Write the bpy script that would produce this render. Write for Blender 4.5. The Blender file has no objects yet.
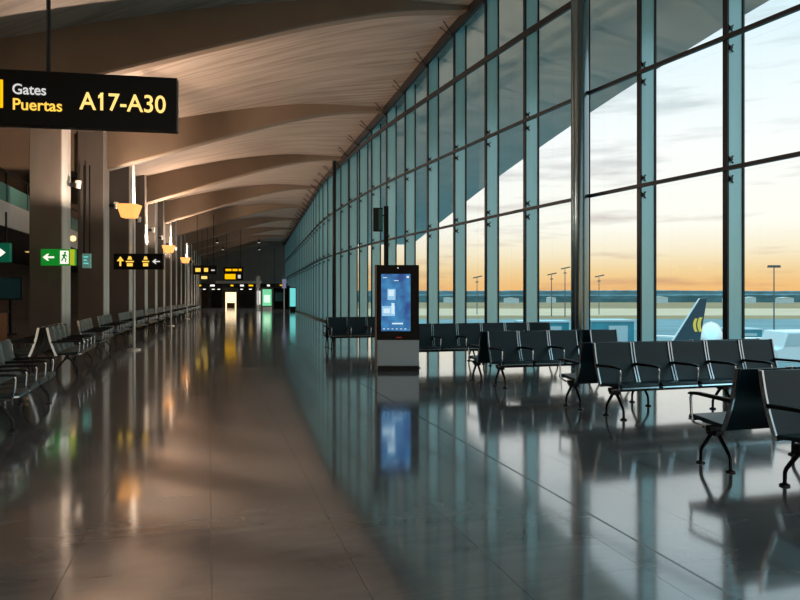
import bpy, bmesh, math, random
from mathutils import Vector, Matrix
random.seed(4)
scene = bpy.context.scene
COL = scene.collection
F = 690.0           # focal length in pixels of the 800 px wide frame
CAMH = 1.5
HOR = 296.0

# ------------------------------------------------------------------ materials
def lin(c):
    return tuple(((v/255.0)/12.92 if v/255.0 <= .04045 else ((v/255.0+.055)/1.055)**2.4) for v in c)

def mat(name, rgb, rough=.5, metal=0.0, spec=None, ior=None, emit=None, estr=0.0, noise=None, coat=0.0):
    m = bpy.data.materials.new(name); m.use_nodes = True
    nt = m.node_tree; b = nt.nodes['Principled BSDF']
    c = lin(rgb)
    b.inputs['Base Color'].default_value = (*c, 1)
    b.inputs['Roughness'].default_value = rough
    b.inputs['Metallic'].default_value = metal
    if ior: b.inputs['IOR'].default_value = ior
    if spec is not None: b.inputs['Specular IOR Level'].default_value = spec
    if coat: b.inputs['Coat Weight'].default_value = coat; b.inputs['Coat Roughness'].default_value = .08
    if emit is not None:
        b.inputs['Emission Color'].default_value = (*lin(emit), 1)
        b.inputs['Emission Strength'].default_value = estr*.55
    if noise:
        sc, amt = noise[0], noise[1]
        tc = nt.nodes.new('ShaderNodeTexCoord')
        mp = nt.nodes.new('ShaderNodeMapping'); mp.inputs['Scale'].default_value = noise[2] if len(noise) > 2 else (1, 1, 1)
        n = nt.nodes.new('ShaderNodeTexNoise'); n.inputs['Scale'].default_value = sc; n.inputs['Detail'].default_value = 5
        r = nt.nodes.new('ShaderNodeMapRange'); r.inputs['From Min'].default_value = .3; r.inputs['From Max'].default_value = .7
        r.inputs['To Min'].default_value = 1-amt; r.inputs['To Max'].default_value = 1+amt
        mx = nt.nodes.new('ShaderNodeMix'); mx.data_type = 'RGBA'; mx.blend_type = 'MULTIPLY'; mx.inputs['Factor'].default_value = 1
        nt.links.new(tc.outputs['Object'], mp.inputs['Vector']); nt.links.new(mp.outputs[0], n.inputs['Vector'])
        nt.links.new(n.outputs['Fac'], r.inputs['Value'])
        mx.inputs[6].default_value = (*c, 1)
        nt.links.new(r.outputs[0], mx.inputs[7])
        nt.links.new(mx.outputs[2], b.inputs['Base Color'])
    return m

M = {}
M['leather'] = mat('black_leather', (5, 36, 46), .36, spec=.45, noise=(60, .25))
M['seatblack'] = mat('black_plastic', (14, 15, 17), .45)
M['chrome'] = mat('polished_aluminium', (205, 208, 212), .16, 1.0)
M['legmetal'] = mat('dark_leg_metal', (46, 46, 50), .28, .9)
M['steel'] = mat('brushed_steel', (236, 232, 226), .3, .45, noise=(8, .12, (1, 1, .05)))
M['polewhite'] = mat('pole_pale_metal', (214, 212, 206), .3, .5)
M['stone'] = mat('column_cladding', (112, 103, 96), .45, noise=(2.5, .1, (1, 1, .3)))
M['beam'] = mat('beam_paint', (140, 118, 98), .6, noise=(1.2, .06))
M['brown'] = mat('brown_wall', (92, 62, 42), .6, noise=(1.5, .2))
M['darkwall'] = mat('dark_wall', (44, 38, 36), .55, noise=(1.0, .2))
M['endwall'] = mat('end_wall', (136, 134, 130), .6, noise=(1.0, .1))
M['white'] = mat('white_paint', (236, 234, 230), .5, noise=(2, .04))
M['black'] = mat('satin_black', (7, 7, 8), .45, spec=.3)
M['blackgloss'] = mat('gloss_black', (5, 5, 7), .25, spec=.12)
M['fin'] = mat('fin_blue_steel', (172, 228, 238), .22, .2, noise=(3, .06, (1, 1, .1)))
M['finedge'] = mat('fin_edge_dark', (26, 34, 40), .35, .4)
M['transom'] = mat('transom_dark', (34, 34, 36), .4, .3)
M['tube'] = mat('column_steel', (130, 150, 158), .2, .95)
M['soffit'] = mat('soffit_teal', (214, 216, 208), .55, noise=(.8, .06))
M['kiosk'] = mat('kiosk_grey', (196, 214, 222), .35, .1)
M['kioskside'] = mat('kiosk_side', (122, 96, 84), .3, .5)
M['tgreen'] = mat('exit_green', (10, 120, 40), .4, emit=(20, 150, 45), estr=.55)
M['tteal'] = mat('sign_teal', (10, 96, 74), .4, emit=(20, 120, 90), estr=.3)
M['lime'] = mat('sign_lime_glow', (150, 170, 30), .4, emit=(190, 200, 40), estr=.7)
M['signwhite'] = mat('sign_white', (230, 230, 225), .5, emit=(250, 246, 235), estr=.9)
M['signyellow'] = mat('sign_yellow', (250, 200, 60), .5, emit=(255, 206, 84), estr=.95)
M['signpale'] = mat('sign_pale_yellow', (250, 215, 120), .5, emit=(255, 222, 128), estr=.95)
M['signamber'] = mat('sign_amber', (250, 190, 10), .5, emit=(255, 190, 0), estr=.95)
M['signgrey'] = mat('sign_grey_white', (200, 200, 200), .5, emit=(214, 214, 212), estr=.8)
M['shade'] = mat('lamp_shade_glow', (230, 180, 120), .6, emit=(255, 172, 92), estr=1.3)
M['bulb'] = mat('bulb_glow', (255, 220, 170), .5, emit=(255, 196, 124), estr=2.6)
M['coolled'] = mat('cool_led', (255, 250, 240), .5, emit=(255, 248, 232), estr=1.3)
M['doorglow'] = mat('lit_doorway', (250, 225, 190), .5, emit=(255, 226, 180), estr=1.5)
M['greenlit'] = mat('green_lit_panel', (110, 200, 150), .4, emit=(120, 214, 160), estr=.85)
M['greenpale'] = mat('pale_green_lit', (200, 240, 210), .4, emit=(205, 245, 215), estr=1.1)
M['teallit'] = mat('teal_lit_panel', (70, 190, 190), .4, emit=(110, 212, 208), estr=.9)
M['violetlit'] = mat('violet_lit_panel', (120, 120, 150), .4, emit=(150, 150, 185), estr=.4)
M['screen'] = None
M['winframe'] = mat('dark_frame', (30, 32, 34), .4, .3)
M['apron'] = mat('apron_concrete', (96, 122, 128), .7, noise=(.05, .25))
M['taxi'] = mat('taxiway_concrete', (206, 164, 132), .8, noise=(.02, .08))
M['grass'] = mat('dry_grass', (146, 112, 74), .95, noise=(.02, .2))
M['hill'] = mat('hazy_tree_belt', (84, 118, 130), .95, noise=(.02, .3, (1, 1, 4)))  # distant haze mixed into the blue-grey tree colour
M['hangar'] = mat('pale_hangar', (176, 190, 196), .7)
M['navy'] = mat('navy_tail', (28, 62, 76), .35)
M['planewhite'] = mat('aircraft_white', (214, 222, 226), .3, coat=.3)
M['gold'] = mat('gold_paint', (252, 206, 84), .4)
M['tealbox'] = mat('teal_cladding', (52, 134, 150), .35, noise=(.3, .2))
M['wood'] = mat('warm_wood', (150, 96, 50), .45, noise=(3, .2, (1, 8, 8)))
M['mast'] = mat('mast_grey', (84, 92, 98), .5, .3)
M['darkscreen'] = mat('dark_screen', (20, 38, 40), .2, emit=(24, 50, 50), estr=.25)
M['rail'] = mat('rail_dark', (40, 36, 34), .4, .4)

def glass_mat(name, tint, f0):
    m = bpy.data.materials.new(name); m.use_nodes = True
    nt = m.node_tree; nt.nodes.clear()
    out = nt.nodes.new('ShaderNodeOutputMaterial')
    tr = nt.nodes.new('ShaderNodeBsdfTransparent'); tr.inputs[0].default_value = (*tint, 1)
    gl = nt.nodes.new('ShaderNodeBsdfGlossy'); gl.inputs['Roughness'].default_value = .02
    fr = nt.nodes.new('ShaderNodeFresnel'); fr.inputs[0].default_value = f0
    mx = nt.nodes.new('ShaderNodeMixShader')
    ge = nt.nodes.new('ShaderNodeNewGeometry'); inv = nt.nodes.new('ShaderNodeMath'); inv.operation = 'SUBTRACT'; inv.inputs[0].default_value = 1
    mu = nt.nodes.new('ShaderNodeMath'); mu.operation = 'MULTIPLY'
    nt.links.new(ge.outputs['Backfacing'], inv.inputs[1]); nt.links.new(inv.outputs[0], mu.inputs[0]); nt.links.new(fr.outputs[0], mu.inputs[1])
    nt.links.new(mu.outputs[0], mx.inputs[0]); nt.links.new(tr.outputs[0], mx.inputs[1]); nt.links.new(gl.outputs[0], mx.inputs[2])
    nt.links.new(mx.outputs[0], out.inputs['Surface'])
    return m
M['glass'] = glass_mat('facade_glass', (.965, .985, .985), 1.3)
M['railglass'] = mat('rail_glass', (120, 186, 176), .15)

def screen_mat():
    m = mat('screen_blue', (10, 30, 60), .15)
    nt = m.node_tree; b = nt.nodes['Principled BSDF']
    tc = nt.nodes.new('ShaderNodeTexCoord'); n = nt.nodes.new('ShaderNodeTexNoise'); n.inputs['Scale'].default_value = 3.5
    cr = nt.nodes.new('ShaderNodeValToRGB')
    cr.color_ramp.elements[0].position = .35; cr.color_ramp.elements[0].color = (*lin((24, 74, 140)), 1)
    cr.color_ramp.elements[1].position = .7; cr.color_ramp.elements[1].color = (*lin((58, 150, 205)), 1)
    nt.links.new(tc.outputs['Object'], n.inputs['Vector']); nt.links.new(n.outputs['Fac'], cr.inputs[0])
    nt.links.new(cr.outputs[0], b.inputs['Emission Color']); b.inputs['Emission Strength'].default_value = .46
    return m
M['screen'] = screen_mat()
M['screenpale'] = mat('screen_pale', (120, 170, 210), .3, emit=(150, 200, 230), estr=.8)
M['screenwhite'] = mat('screen_white', (190, 210, 230), .3, emit=(205, 228, 242), estr=.85)

AX = Vector((-0.278, 1, 0)).normalized()        # the hall's long axis (tile lines)
RT = Vector((AX.y, -AX.x, 0))

def floor_mat():
    m = mat('polished_stone', (84, 74, 66), .1, ior=2.2)
    nt = m.node_tree; b = nt.nodes['Principled BSDF']; L = nt.links.new
    def node(t, **k):
        n = nt.nodes.new(t)
        for a, v in k.items(): setattr(n, a, v)
        return n
    tc = node('ShaderNodeTexCoord')
    mp = node('ShaderNodeMapping'); mp.inputs['Rotation'].default_value = (0, 0, -math.atan2(-AX.x, AX.y))
    L(tc.outputs['Object'], mp.inputs['Vector'])
    sp = node('ShaderNodeSeparateXYZ'); L(mp.outputs[0], sp.inputs[0])
    def math_(op, a, bv=None):
        n = node('ShaderNodeMath', operation=op)
        if isinstance(a, (int, float)): n.inputs[0].default_value = a
        else: L(a, n.inputs[0])
        if bv is not None:
            if isinstance(bv, (int, float)): n.inputs[1].default_value = bv
            else: L(bv, n.inputs[1])
        return n.outputs[0]
    def joint(coord, pitch, off, half):
        a = math_('ADD', coord, -off); a = math_('DIVIDE', a, pitch)
        fr = math_('FRACT', math_('ADD', a, 1000.5))
        d = math_('ABSOLUTE', math_('ADD', fr, -.5))
        return math_('LESS_THAN', d, half/pitch)
    U0 = JU
    j1 = joint(sp.outputs['X'], .765, U0, .0042)
    j2 = joint(sp.outputs['Y'], 1.53, .25, .0036)
    jm = math_('LESS_THAN', math_('ABSOLUTE', math_('ADD', sp.outputs['X'], -JM)), .011)
    jj = math_('MAXIMUM', math_('MAXIMUM', math_('MULTIPLY', j1, .5), math_('MULTIPLY', j2, .25)), jm)
    # cloudy stone with long veins
    mpv = node('ShaderNodeMapping'); mpv.inputs['Scale'].default_value = (.5, 1.5, 1); mpv.inputs['Rotation'].default_value = (0, 0, .12)
    L(mp.outputs[0], mpv.inputs['Vector'])
    n1 = node('ShaderNodeTexNoise'); n1.inputs['Scale'].default_value = 1.5; n1.inputs['Detail'].default_value = 8; n1.inputs['Roughness'].default_value = .62; n1.inputs['Distortion'].default_value = .8
    L(mpv.outputs[0], n1.inputs['Vector'])
    cr = node('ShaderNodeValToRGB')
    cr.color_ramp.elements[0].position = .3; cr.color_ramp.elements[0].color = (*lin((112, 112, 113)), 1)
    cr.color_ramp.elements[1].position = .68; cr.color_ramp.elements[1].color = (*lin((148, 147, 147)), 1)
    L(n1.outputs['Fac'], cr.inputs[0])
    # tile to tile tone
    mx = node('ShaderNodeMix', data_type='RGBA'); mx.inputs[7].default_value = (*lin((40, 36, 34)), 1)
    L(jj, mx.inputs['Factor']); L(cr.outputs[0], mx.inputs[6])
    L(mx.outputs[2], b.inputs['Base Color'])
    n2 = node('ShaderNodeTexNoise'); n2.inputs['Scale'].default_value = .9; n2.inputs['Detail'].default_value = 6
    L(mpv.outputs[0], n2.inputs['Vector'])
    mr = node('ShaderNodeMapRange'); mr.inputs['From Min'].default_value = .3; mr.inputs['From Max'].default_value = .7
    mr.inputs['To Min'].default_value = .05; mr.inputs['To Max'].default_value = .11
    L(n2.outputs['Fac'], mr.inputs['Value']); L(math_('MULTIPLY', math_('SUBTRACT', 1.0, jj), .7), b.inputs['Coat Weight']); b.inputs['Coat IOR'].default_value = 1.9; b.inputs['Coat Roughness'].default_value = .115; L(math_('ADD', mr.outputs[0], math_('MULTIPLY', jj, .16)), b.inputs['Roughness'])
    return m
def gpt(x, y):      # floor point seen at a pixel of the frame
    Y = F*CAMH/(y-HOR); return Vector(((x-400)/F*Y, Y, 0))
JU = gpt(212, 600).dot(RT); JM = gpt(740, 600).dot(RT)
M['floor'] = floor_mat()

def ceil_mat():
    m = mat('ceiling_boards', (176, 156, 138), .6)
    nt = m.node_tree; b = nt.nodes['Principled BSDF']; L = nt.links.new
    tc = nt.nodes.new('ShaderNodeTexCoord'); mp = nt.nodes.new('ShaderNodeMapping')
    mp.inputs['Rotation'].default_value = (0, 0, -.2); mp.inputs['Scale'].default_value = (.12, 2.2, .12)
    n = nt.nodes.new('ShaderNodeTexNoise'); n.inputs['Scale'].default_value = 3; n.inputs['Detail'].default_value = 6
    cr = nt.nodes.new('ShaderNodeValToRGB')
    cr.color_ramp.elements[0].position = .3; cr.color_ramp.elements[0].color = (*lin((150, 132, 116)), 1)
    cr.color_ramp.elements[1].position = .6; cr.color_ramp.elements[1].color = (*lin((186, 166, 150)), 1)
    L(tc.outputs['Object'], mp.inputs['Vector']); L(mp.outputs[0], n.inputs['Vector']); L(n.outputs['Fac'], cr.inputs[0])
    L(cr.outputs[0], b.inputs['Base Color'])
    return m
M['ceil'] = ceil_mat()

# ------------------------------------------------------------------ mesh helpers
class MB:
    def __init__(s): s.v = []; s.f = []
    def add(s, vs, fs):
        o = len(s.v); s.v += [tuple(p) for p in vs]; s.f += [tuple(i+o for i in q) for q in fs]; return s
    def box(s, a, b):
        x0, y0, z0 = a; x1, y1, z1 = b
        vs = [(x0,y0,z0),(x1,y0,z0),(x1,y1,z0),(x0,y1,z0),(x0,y0,z1),(x1,y0,z1),(x1,y1,z1),(x0,y1,z1)]
        return s.add(vs, [(0,3,2,1),(4,5,6,7),(0,1,5,4),(1,2,6,5),(2,3,7,6),(3,0,4,7)])
    def prism(s, poly, z0, z1):     # plan polygon extruded upward
        n = len(poly); vs = [(p[0], p[1], z0) for p in poly]+[(p[0], p[1], z1) for p in poly]
        fs = [tuple(range(n-1, -1, -1)), tuple(range(n, 2*n))]+[(i, (i+1) % n, n+(i+1) % n, n+i) for i in range(n)]
        return s.add(vs, fs)
    def extr_x(s, prof, x0, x1):    # (y,z) outline extruded along x
        n = len(prof); vs = [(x0, p[0], p[1]) for p in prof]+[(x1, p[0], p[1]) for p in prof]
        fs = [tuple(range(n)), tuple(range(2*n-1, n-1, -1))]+[(i, n+i, n+(i+1) % n, (i+1) % n) for i in range(n)]
        return s.add(vs, fs)
    def extr_y(s, prof, y0, y1):    # (x,z) outline extruded along y
        n = len(prof); vs = [(p[0], y0, p[1]) for p in prof]+[(p[0], y1, p[1]) for p in prof]
        fs = [tuple(range(n)), tuple(range(2*n-1, n-1, -1))]+[(i, n+i, n+(i+1) % n, (i+1) % n) for i in range(n)]
        return s.add(vs, fs)
    def bar(s, p, q, w, h):         # box along p->q, w sideways, h in the other sense
        p = Vector(p); q = Vector(q); d = (q-p).normalized()
        up = Vector((0, 0, 1)) if abs(d.z) < .9 else Vector((0, 1, 0))
        a = d.cross(up).normalized(); b = a.cross(d).normalized()
        vs = []
        for c in (p, q):
            for i, j in ((-1,-1),(1,-1),(1,1),(-1,1)): vs.append(c+a*(i*w/2)+b*(j*h/2))
        return s.add(vs, [(0,1,2,3),(7,6,5,4),(0,4,5,1),(1,5,6,2),(2,6,7,3),(3,7,4,0)])
    def tube(s, pts, r, n=10):
        pts = [Vector(p) for p in pts]; rs = r if isinstance(r, (list, tuple)) else [r]*len(pts)
        vs = []; fs = []
        a = None
        for i, p in enumerate(pts):
            d = (pts[min(i+1, len(pts)-1)]-pts[max(i-1, 0)]).normalized()
            if a is None:
                up = Vector((0, 0, 1)) if abs(d.z) < .9 else Vector((1, 0, 0))
                a = d.cross(up).normalized()
            else:
                a = (a-d*a.dot(d)).normalized()
            b = d.cross(a)
            for k in range(n):
                t = 2*math.pi*k/n; vs.append(p+a*(math.cos(t)*rs[i])+b*(math.sin(t)*rs[i]))
        for i in range(len(pts)-1):
            for k in range(n):
                k2 = (k+1) % n; fs.append((i*n+k, i*n+k2, (i+1)*n+k2, (i+1)*n+k))
        fs.append(tuple(range(n-1, -1, -1))); fs.append(tuple(range((len(pts)-1)*n, len(pts)*n)))
        return s.add(vs, fs)
    def build(s, name, m, parent=None, bevel=0, smooth=True, loc=None):
        me = bpy.data.meshes.new(name); me.from_pydata(s.v, [], s.f)
        bm = bmesh.new(); bm.from_mesh(me); bmesh.ops.recalc_face_normals(bm, faces=bm.faces); bm.to_mesh(me); bm.free()
        me.materials.append(m)
        if smooth:
            for p in me.polygons: p.use_smooth = True
            me.set_sharp_from_angle(angle=math.radians(38))
        o = bpy.data.objects.new(name, me); COL.objects.link(o)
        if parent: o.parent = parent
        if loc: o.location = loc
        if bevel:
            md = o.modifiers.new('bevel', 'BEVEL'); md.width = bevel; md.segments = 2; md.limit_method = 'ANGLE'
        return o

def empty(name, loc=(0, 0, 0), rz=0):
    o = bpy.data.objects.new(name, None); COL.objects.link(o); o.location = loc; o.rotation_euler = (0, 0, rz); o.empty_display_size = .2
    return o
def tag(o, label, cat, group=None):
    o['label'] = label; o['category'] = cat
    if group: o['group'] = group
    return o
def struct(o, label=None):
    o['kind'] = 'structure'
    if label: o['label'] = label
    return o
def copy_tree(o, parent=None):
    c = o.copy(); COL.objects.link(c); c.parent = parent
    for ch in list(o.children): copy_tree(ch, c)
    return c
def lettering(name, text, size, m, parent, loc, depth=.004, align='LEFT', rot=(math.pi/2, 0, 0), xs=1.0):
    cu = bpy.data.curves.new(name, 'FONT'); cu.body = text; cu.size = size; cu.extrude = depth; cu.align_x = align; cu.offset = size*.008
    t = bpy.data.objects.new(name, cu); COL.objects.link(t)
    dg = bpy.context.evaluated_depsgraph_get(); dg.update()
    me = bpy.data.meshes.new_from_object(t.evaluated_get(dg)); bpy.data.objects.remove(t)
    me.materials.clear(); me.materials.append(m)
    o = bpy.data.objects.new(name, me); COL.objects.link(o); o.parent = parent; o.location = loc; o.rotation_euler = rot; o.scale = (xs, 1, 1)
    return o
def hermite(pts):
    pts = sorted(pts)
    n = len(pts); tg = []
    for i in range(n):
        if i == 0: tg.append((pts[1][1]-pts[0][1])/(pts[1][0]-pts[0][0]))
        elif i == n-1: tg.append((pts[-1][1]-pts[-2][1])/(pts[-1][0]-pts[-2][0]))
        else:
            h0 = pts[i][0]-pts[i-1][0]; h1 = pts[i+1][0]-pts[i][0]
            d0 = (pts[i][1]-pts[i-1][1])/h0; d1 = (pts[i+1][1]-pts[i][1])/h1
            tg.append((d0*h1+d1*h0)/(h0+h1))
    def f(y):
        i = 0
        if y <= pts[0][0]: return pts[0][1]+tg[0]*(y-pts[0][0])
        if y >= pts[-1][0]: return pts[-1][1]+tg[-1]*(y-pts[-1][0])
        while pts[i+1][0] < y: i += 1
        h = pts[i+1][0]-pts[i][0]; t = (y-pts[i][0])/h
        return ((2*t**3-3*t*t+1)*pts[i][1]+(t**3-2*t*t+t)*h*tg[i]+(-2*t**3+3*t*t)*pts[i+1][1]+(t**3-t*t)*h*tg[i+1])
    return f

# ------------------------------------------------------------------ plan of the hall
XG = hermite([(-14, 16.0), (0, 10.75), (10.7, 6.18), (14.9, 4.3), (22.4, 1.3), (27.1, -.5), (36.6, -3.46), (55, -7.6), (80, -12.9), (94, -15.9)])     # inner line of the glass front
XC = hermite([(-14, -3.0), (5.85, -6.75), (14.9, -8.55), (19.4, -9.5), (24, -10.3), (28.5, -11.18), (33, -12.2), (37.5, -13.3), (42, -14.4), (60, -18.7), (94, -26.8)])
def xcol(Y): return XC(Y)        # right faces of the columns
def xleft(Y):       # front feet of the left seats
    return -5.0-.31*(Y-9.4) if Y < 21.1 else -8.63-.232*(Y-21.1)
YEND = 91.0
T1, T2, T3 = 3.7, 5.97, 8.17
HR = hermite([(-14, 11.0), (0, 10.9), (12, 10.6), (20.4, 10.1), (27.4, 9.0), (34.6, 8.5), (44.7, 8.45), (94, 8.45)])
YL = [-12.3, -3.2, 5.85, 14.9, 24.0, 33.0, 42.0, 51.0, 60.0, 69.0, 78.0, 87.0]
YR = [-8.0, 4.0, 12.5, 20.4, 27.4, 34.6, 43.6, 52.6, 61.4, 70.2, 79, 88]
PT = hermite([(0, 7.2), (.225, 7.9), (.478, 8.51), (.7, 8.88), (1, 9.0)])
PB = hermite([(0, 5.9), (.13, 6.36), (.387, 7.32), (.663, 8.27), (.838, 8.7), (1, 8.88)])
def beam_plan(j):
    yl, yr = YL[j], YR[j]
    return Vector((xcol(yl)-.45, yl+.45)), Vector((XG(yr), yr))
def top_h(t, yr): return (PT(max(t, 0)) if t >= 0 else 7.2)+(HR(yr)-9.0)*max(t, 0)
def bot_h(t, yr): return min((PB(max(t, 0)) if t >= 0 else 5.92)+(HR(yr)-9.0)*max(t, 0), top_h(t, yr)-.06)

# floor
fl = MB().prism([(-40, -16), (20, -16), (20, YEND+4), (-40, YEND+4)], -.3, 0).build('floor', M['floor']); struct(fl)
# outer part of the floor beyond the glass is cut by building the slab to the front only
bpy.data.objects.remove(fl)
poly = [(XG(y)+.75, y) for y in range(-14, 95, 2)]
poly += [(-44, 94), (-44, -14)]
fl = MB().prism(poly, -.4, 0).build('floor', M['floor'], smooth=False); struct(fl)

# ceiling : lofted across the beams
NT = 22
TS = [-1.0, -.6, -.3]+[i/(NT) for i in range(NT+1)]
def ceil_row(a, b, yr):
    row = []
    for t in TS:
        p = a.lerp(b, t); row.append((p.x, p.y, top_h(t, yr)))
    p = b; o = (b-a).normalized(); row.append((p.x+o.x*.6, p.y+o.y*.6, top_h(1, yr)))
    return row
rows = []
for j in range(len(YL)):
    a, b = beam_plan(j); rows.append((a, b, YR[j]))
    if j < len(YL)-1:
        a2, b2 = beam_plan(j+1)
        for s in (.25, .5, .75):
            yr = YR[j]*(1-s)+YR[j+1]*s
            rows.append((a.lerp(a2, s), Vector((XG(yr), yr)), yr))
a, b = beam_plan(len(YL)-1)
rows.append((a+Vector((-1.6, 6.5)), Vector((XG(94), 94)), 94))
mb = MB(); nn = len(TS)+1
vs = []
for (a, b, yr) in rows: vs += ceil_row(a, b, yr)
fs = [(i*nn+k, i*nn+k+1, (i+1)*nn+k+1, (i+1)*nn+k) for i in range(len(rows)-1) for k in range(nn-1)]
top = [(x, y, z+.35) for x, y, z in vs]; N = len(vs)
mb.add(vs+top, fs+[tuple(N+i for i in reversed(f)) for f in fs])
ce = mb.build('ceiling', M['ceil']); struct(ce)

# beams
for j in range(len(YL)):
    a, b = beam_plan(j); d = (b-a).normalized(); w = Vector((-d.y, d.x))
    if w.y < 0: w = -w
    vs = []; n = 0
    for t in [-1.0, -.5]+[i/24 for i in range(25)]:
        p = a.lerp(b, t); h0 = bot_h(t, YR[j]); h1 = top_h(t, YR[j])+.1
        for q, z in ((p, h1), (p+w*.04, h0+.05), (p+w*.09, h0), (p+w*.5, h0), (p+w*.55, h0+.05), (p+w*.6, h1)): vs.append((q.x, q.y, z))
        n += 1
    fs = [(i*6+k, i*6+(k+1) % 6, (i+1)*6+(k+1) % 6, (i+1)*6+k) for i in range(n-1) for k in range(6)]
    fs += [tuple(range(5, -1, -1)), tuple((n-1)*6+k for k in range(6))]
    o = MB().add(vs, fs).build('ceiling_beam', M['beam']); struct(o)

# ------------------------------------------------------------------ columns on the left, one every half beam pitch
def column_at(Y):
    r = empty('column', (xcol(Y), Y, 0), math.atan2(.215, 1)); struct(r)
    h = 7.3
    MB().box((-.85, 0, 0), (-.022, .95, h)).build('shaft', M['stone'], r, bevel=.02)
    MB().box((-.02, .02, 0), (.0, .93, h)).build('steel_side', M['steel'], r)
    MB().box((-.88, -.03, 0), (.02, .98, .12)).build('plinth', M['black'], r)
    return r
yc = -12.0; ys = []
Yc = [1.3, 5.85, 10.0, 13.5, 19.4, 24.0, 28.5, 33.0, 37.5, 42.0, 46.5, 51.0, 55.5, 60.0, 64.5, 69.0, 73.5, 78.0, 82.5, 87.0]
for y in [v for v in Yc if v > 5]: column_at(y)

# ------------------------------------------------------------------ glass front
def arc_points():
    # a fin stands where the inner line meets picture column 729, the others follow at the bay pitch
    y = 9.0
    while 400+F*XG(y)/y > 724: y += .005
    y0 = y; S = 2.06
    pts = [y0]
    yy = y0
    while yy < 91:
        st = 0; 
        while st < S:
            st += math.hypot(.02, XG(yy+.02)-XG(yy)); yy += .02
        pts.append(yy)
    yy = y0; back = []
    while yy > -12:
        st = 0
        while st < S:
            st += math.hypot(.02, XG(yy-.02)-XG(yy)); yy -= .02
        back.append(yy)
    return back[::-1]+pts
YF = arc_points()
def P(y): return Vector((XG(y), y))
def NRM(y):
    d = (P(y+.1)-P(y-.1)).normalized(); return Vector((d.y, -d.x))      # outward
def v3(p, z): return (p.x, p.y, z)
FIN = .42
for i in range(len(YF)-1):
    ya, yb = YF[i], YF[i+1]; A, B = P(ya), P(yb); na, nb = NRM(ya), NRM(yb)
    r = empty('window_%d' % (i+1), v3(A, 0)); struct(r)
    def loc(p): return p-A
    ha = HR(ya)+.05; hb = HR(yb)+.05
    d = (B-A).normalized()
    # fin
    q0 = na*.05; q1 = na*FIN; tk = d*.03
    MB().prism([(q0-tk), (q0+tk), (q1+tk), (q1-tk)], 0, ha).build('fin', M['fin'], r, smooth=False)
    fe = MB()
    for q in (na*.045, na*(FIN+.01)):
        e = na*.02; k = d*.05
        fe.prism([q-e-k, q+e-k, q+e+k, q-e+k], 0, ha)
    fe.build('fin_flange', M['finedge'], r, smooth=False)
    # panes between fins, at the outer line
    g = MB(); lv = [.08, T1, T2, T3]
    ga = na*(FIN+.03); gb = loc(B)+nb*(FIN+.03)
    lv2 = [z for z in lv if z < min(ha, hb)-.1]+[None]
    for k in range(len(lv2)-1):
        z0 = lv2[k]; z1a = lv2[k+1] if lv2[k+1] else ha; z1b = lv2[k+1] if lv2[k+1] else hb
        o2 = na*.02
        vs = [(*ga, z0), (*gb, z0), (*gb, z1b), (*ga, z1a), (*(ga+o2), z0), (*(gb+o2), z0), (*(gb+o2), z1b), (*(ga+o2), z1a)]
        g.add(vs, [(0,1,2,3),(7,6,5,4),(0,4,5,1),(1,5,6,2),(2,6,7,3),(3,7,4,0)])
    g.build('pane', M['glass'], r, smooth=False)
    t = MB()
    for z, w in ((T1, .07), (T2, .075), (T3, .15)):
        if z < min(ha, hb)-.1: t.bar((0, 0, z), (*loc(B), z), .07, w)
    t.build('transom', M['transom'], r, smooth=False)
    MB().bar((0, 0, ha-.2), (*loc(B), hb-.2), .1, .34).build('head_rail', M['transom'], r, smooth=False)
    MB().bar((*(na*.25), .05), (*(loc(B)+nb*.25), .05), .5, .1).build('window_sill', M['finedge'], r, smooth=False)
    f = MB()
    c = na*.1-d*.05
    for z in (T1, T2):
        for s in (-.17, .17):
            cc = Vector((*c, z+s))
            for an in (45, 135, 225, 315):
                e = na*math.cos(math.radians(an))*.09
                f.tube([cc, (cc.x+e.x, cc.y+e.y, cc.z+.09*math.sin(math.radians(an)))], .013, 6)
            f.tube([cc-Vector((*d, 0))*.03, cc+Vector((*d, 0))*.05], .03, 8)
    f.build('spider_fitting', M['transom'], r)
    # V strut from the fin head to the ceiling edge
    if ya > 8:
        s = MB(); hd = Vector((*(na*.05), ha-.45)); inn = -na*.5
        s.tube([hd, (inn.x+d.x*.25, inn.y+d.y*.25, ha-.02)], .016, 6)
        s.tube([hd, (inn.x-d.x*.25, inn.y-d.y*.25, ha-.02)], .016, 6)
        s.tube([(inn.x+d.x*.25, inn.y+d.y*.25, ha-.03), (inn.x-d.x*.25, inn.y-d.y*.25, ha-.03)], .016, 6)
        s.build('roof_strut', M['transom'], r)

# round steel posts standing inside the front
def find_y(xpix, f):
    y = 9.0
    while 400+F*f(y)/y > xpix and y < 90: y += .01
    return y
for xp in (580, 335):
    y = find_y(xp, lambda q: XG(q)-.16)
    n = NRM(y); c = P(y)-n*.2
    o = MB().tube([(c.x, c.y, 0), (c.x, c.y, HR(y)+.1)], .19 if xp > 400 else .1, 28).build('facade_column', M['tube'] if xp > 400 else M['finedge']); struct(o)

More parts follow.
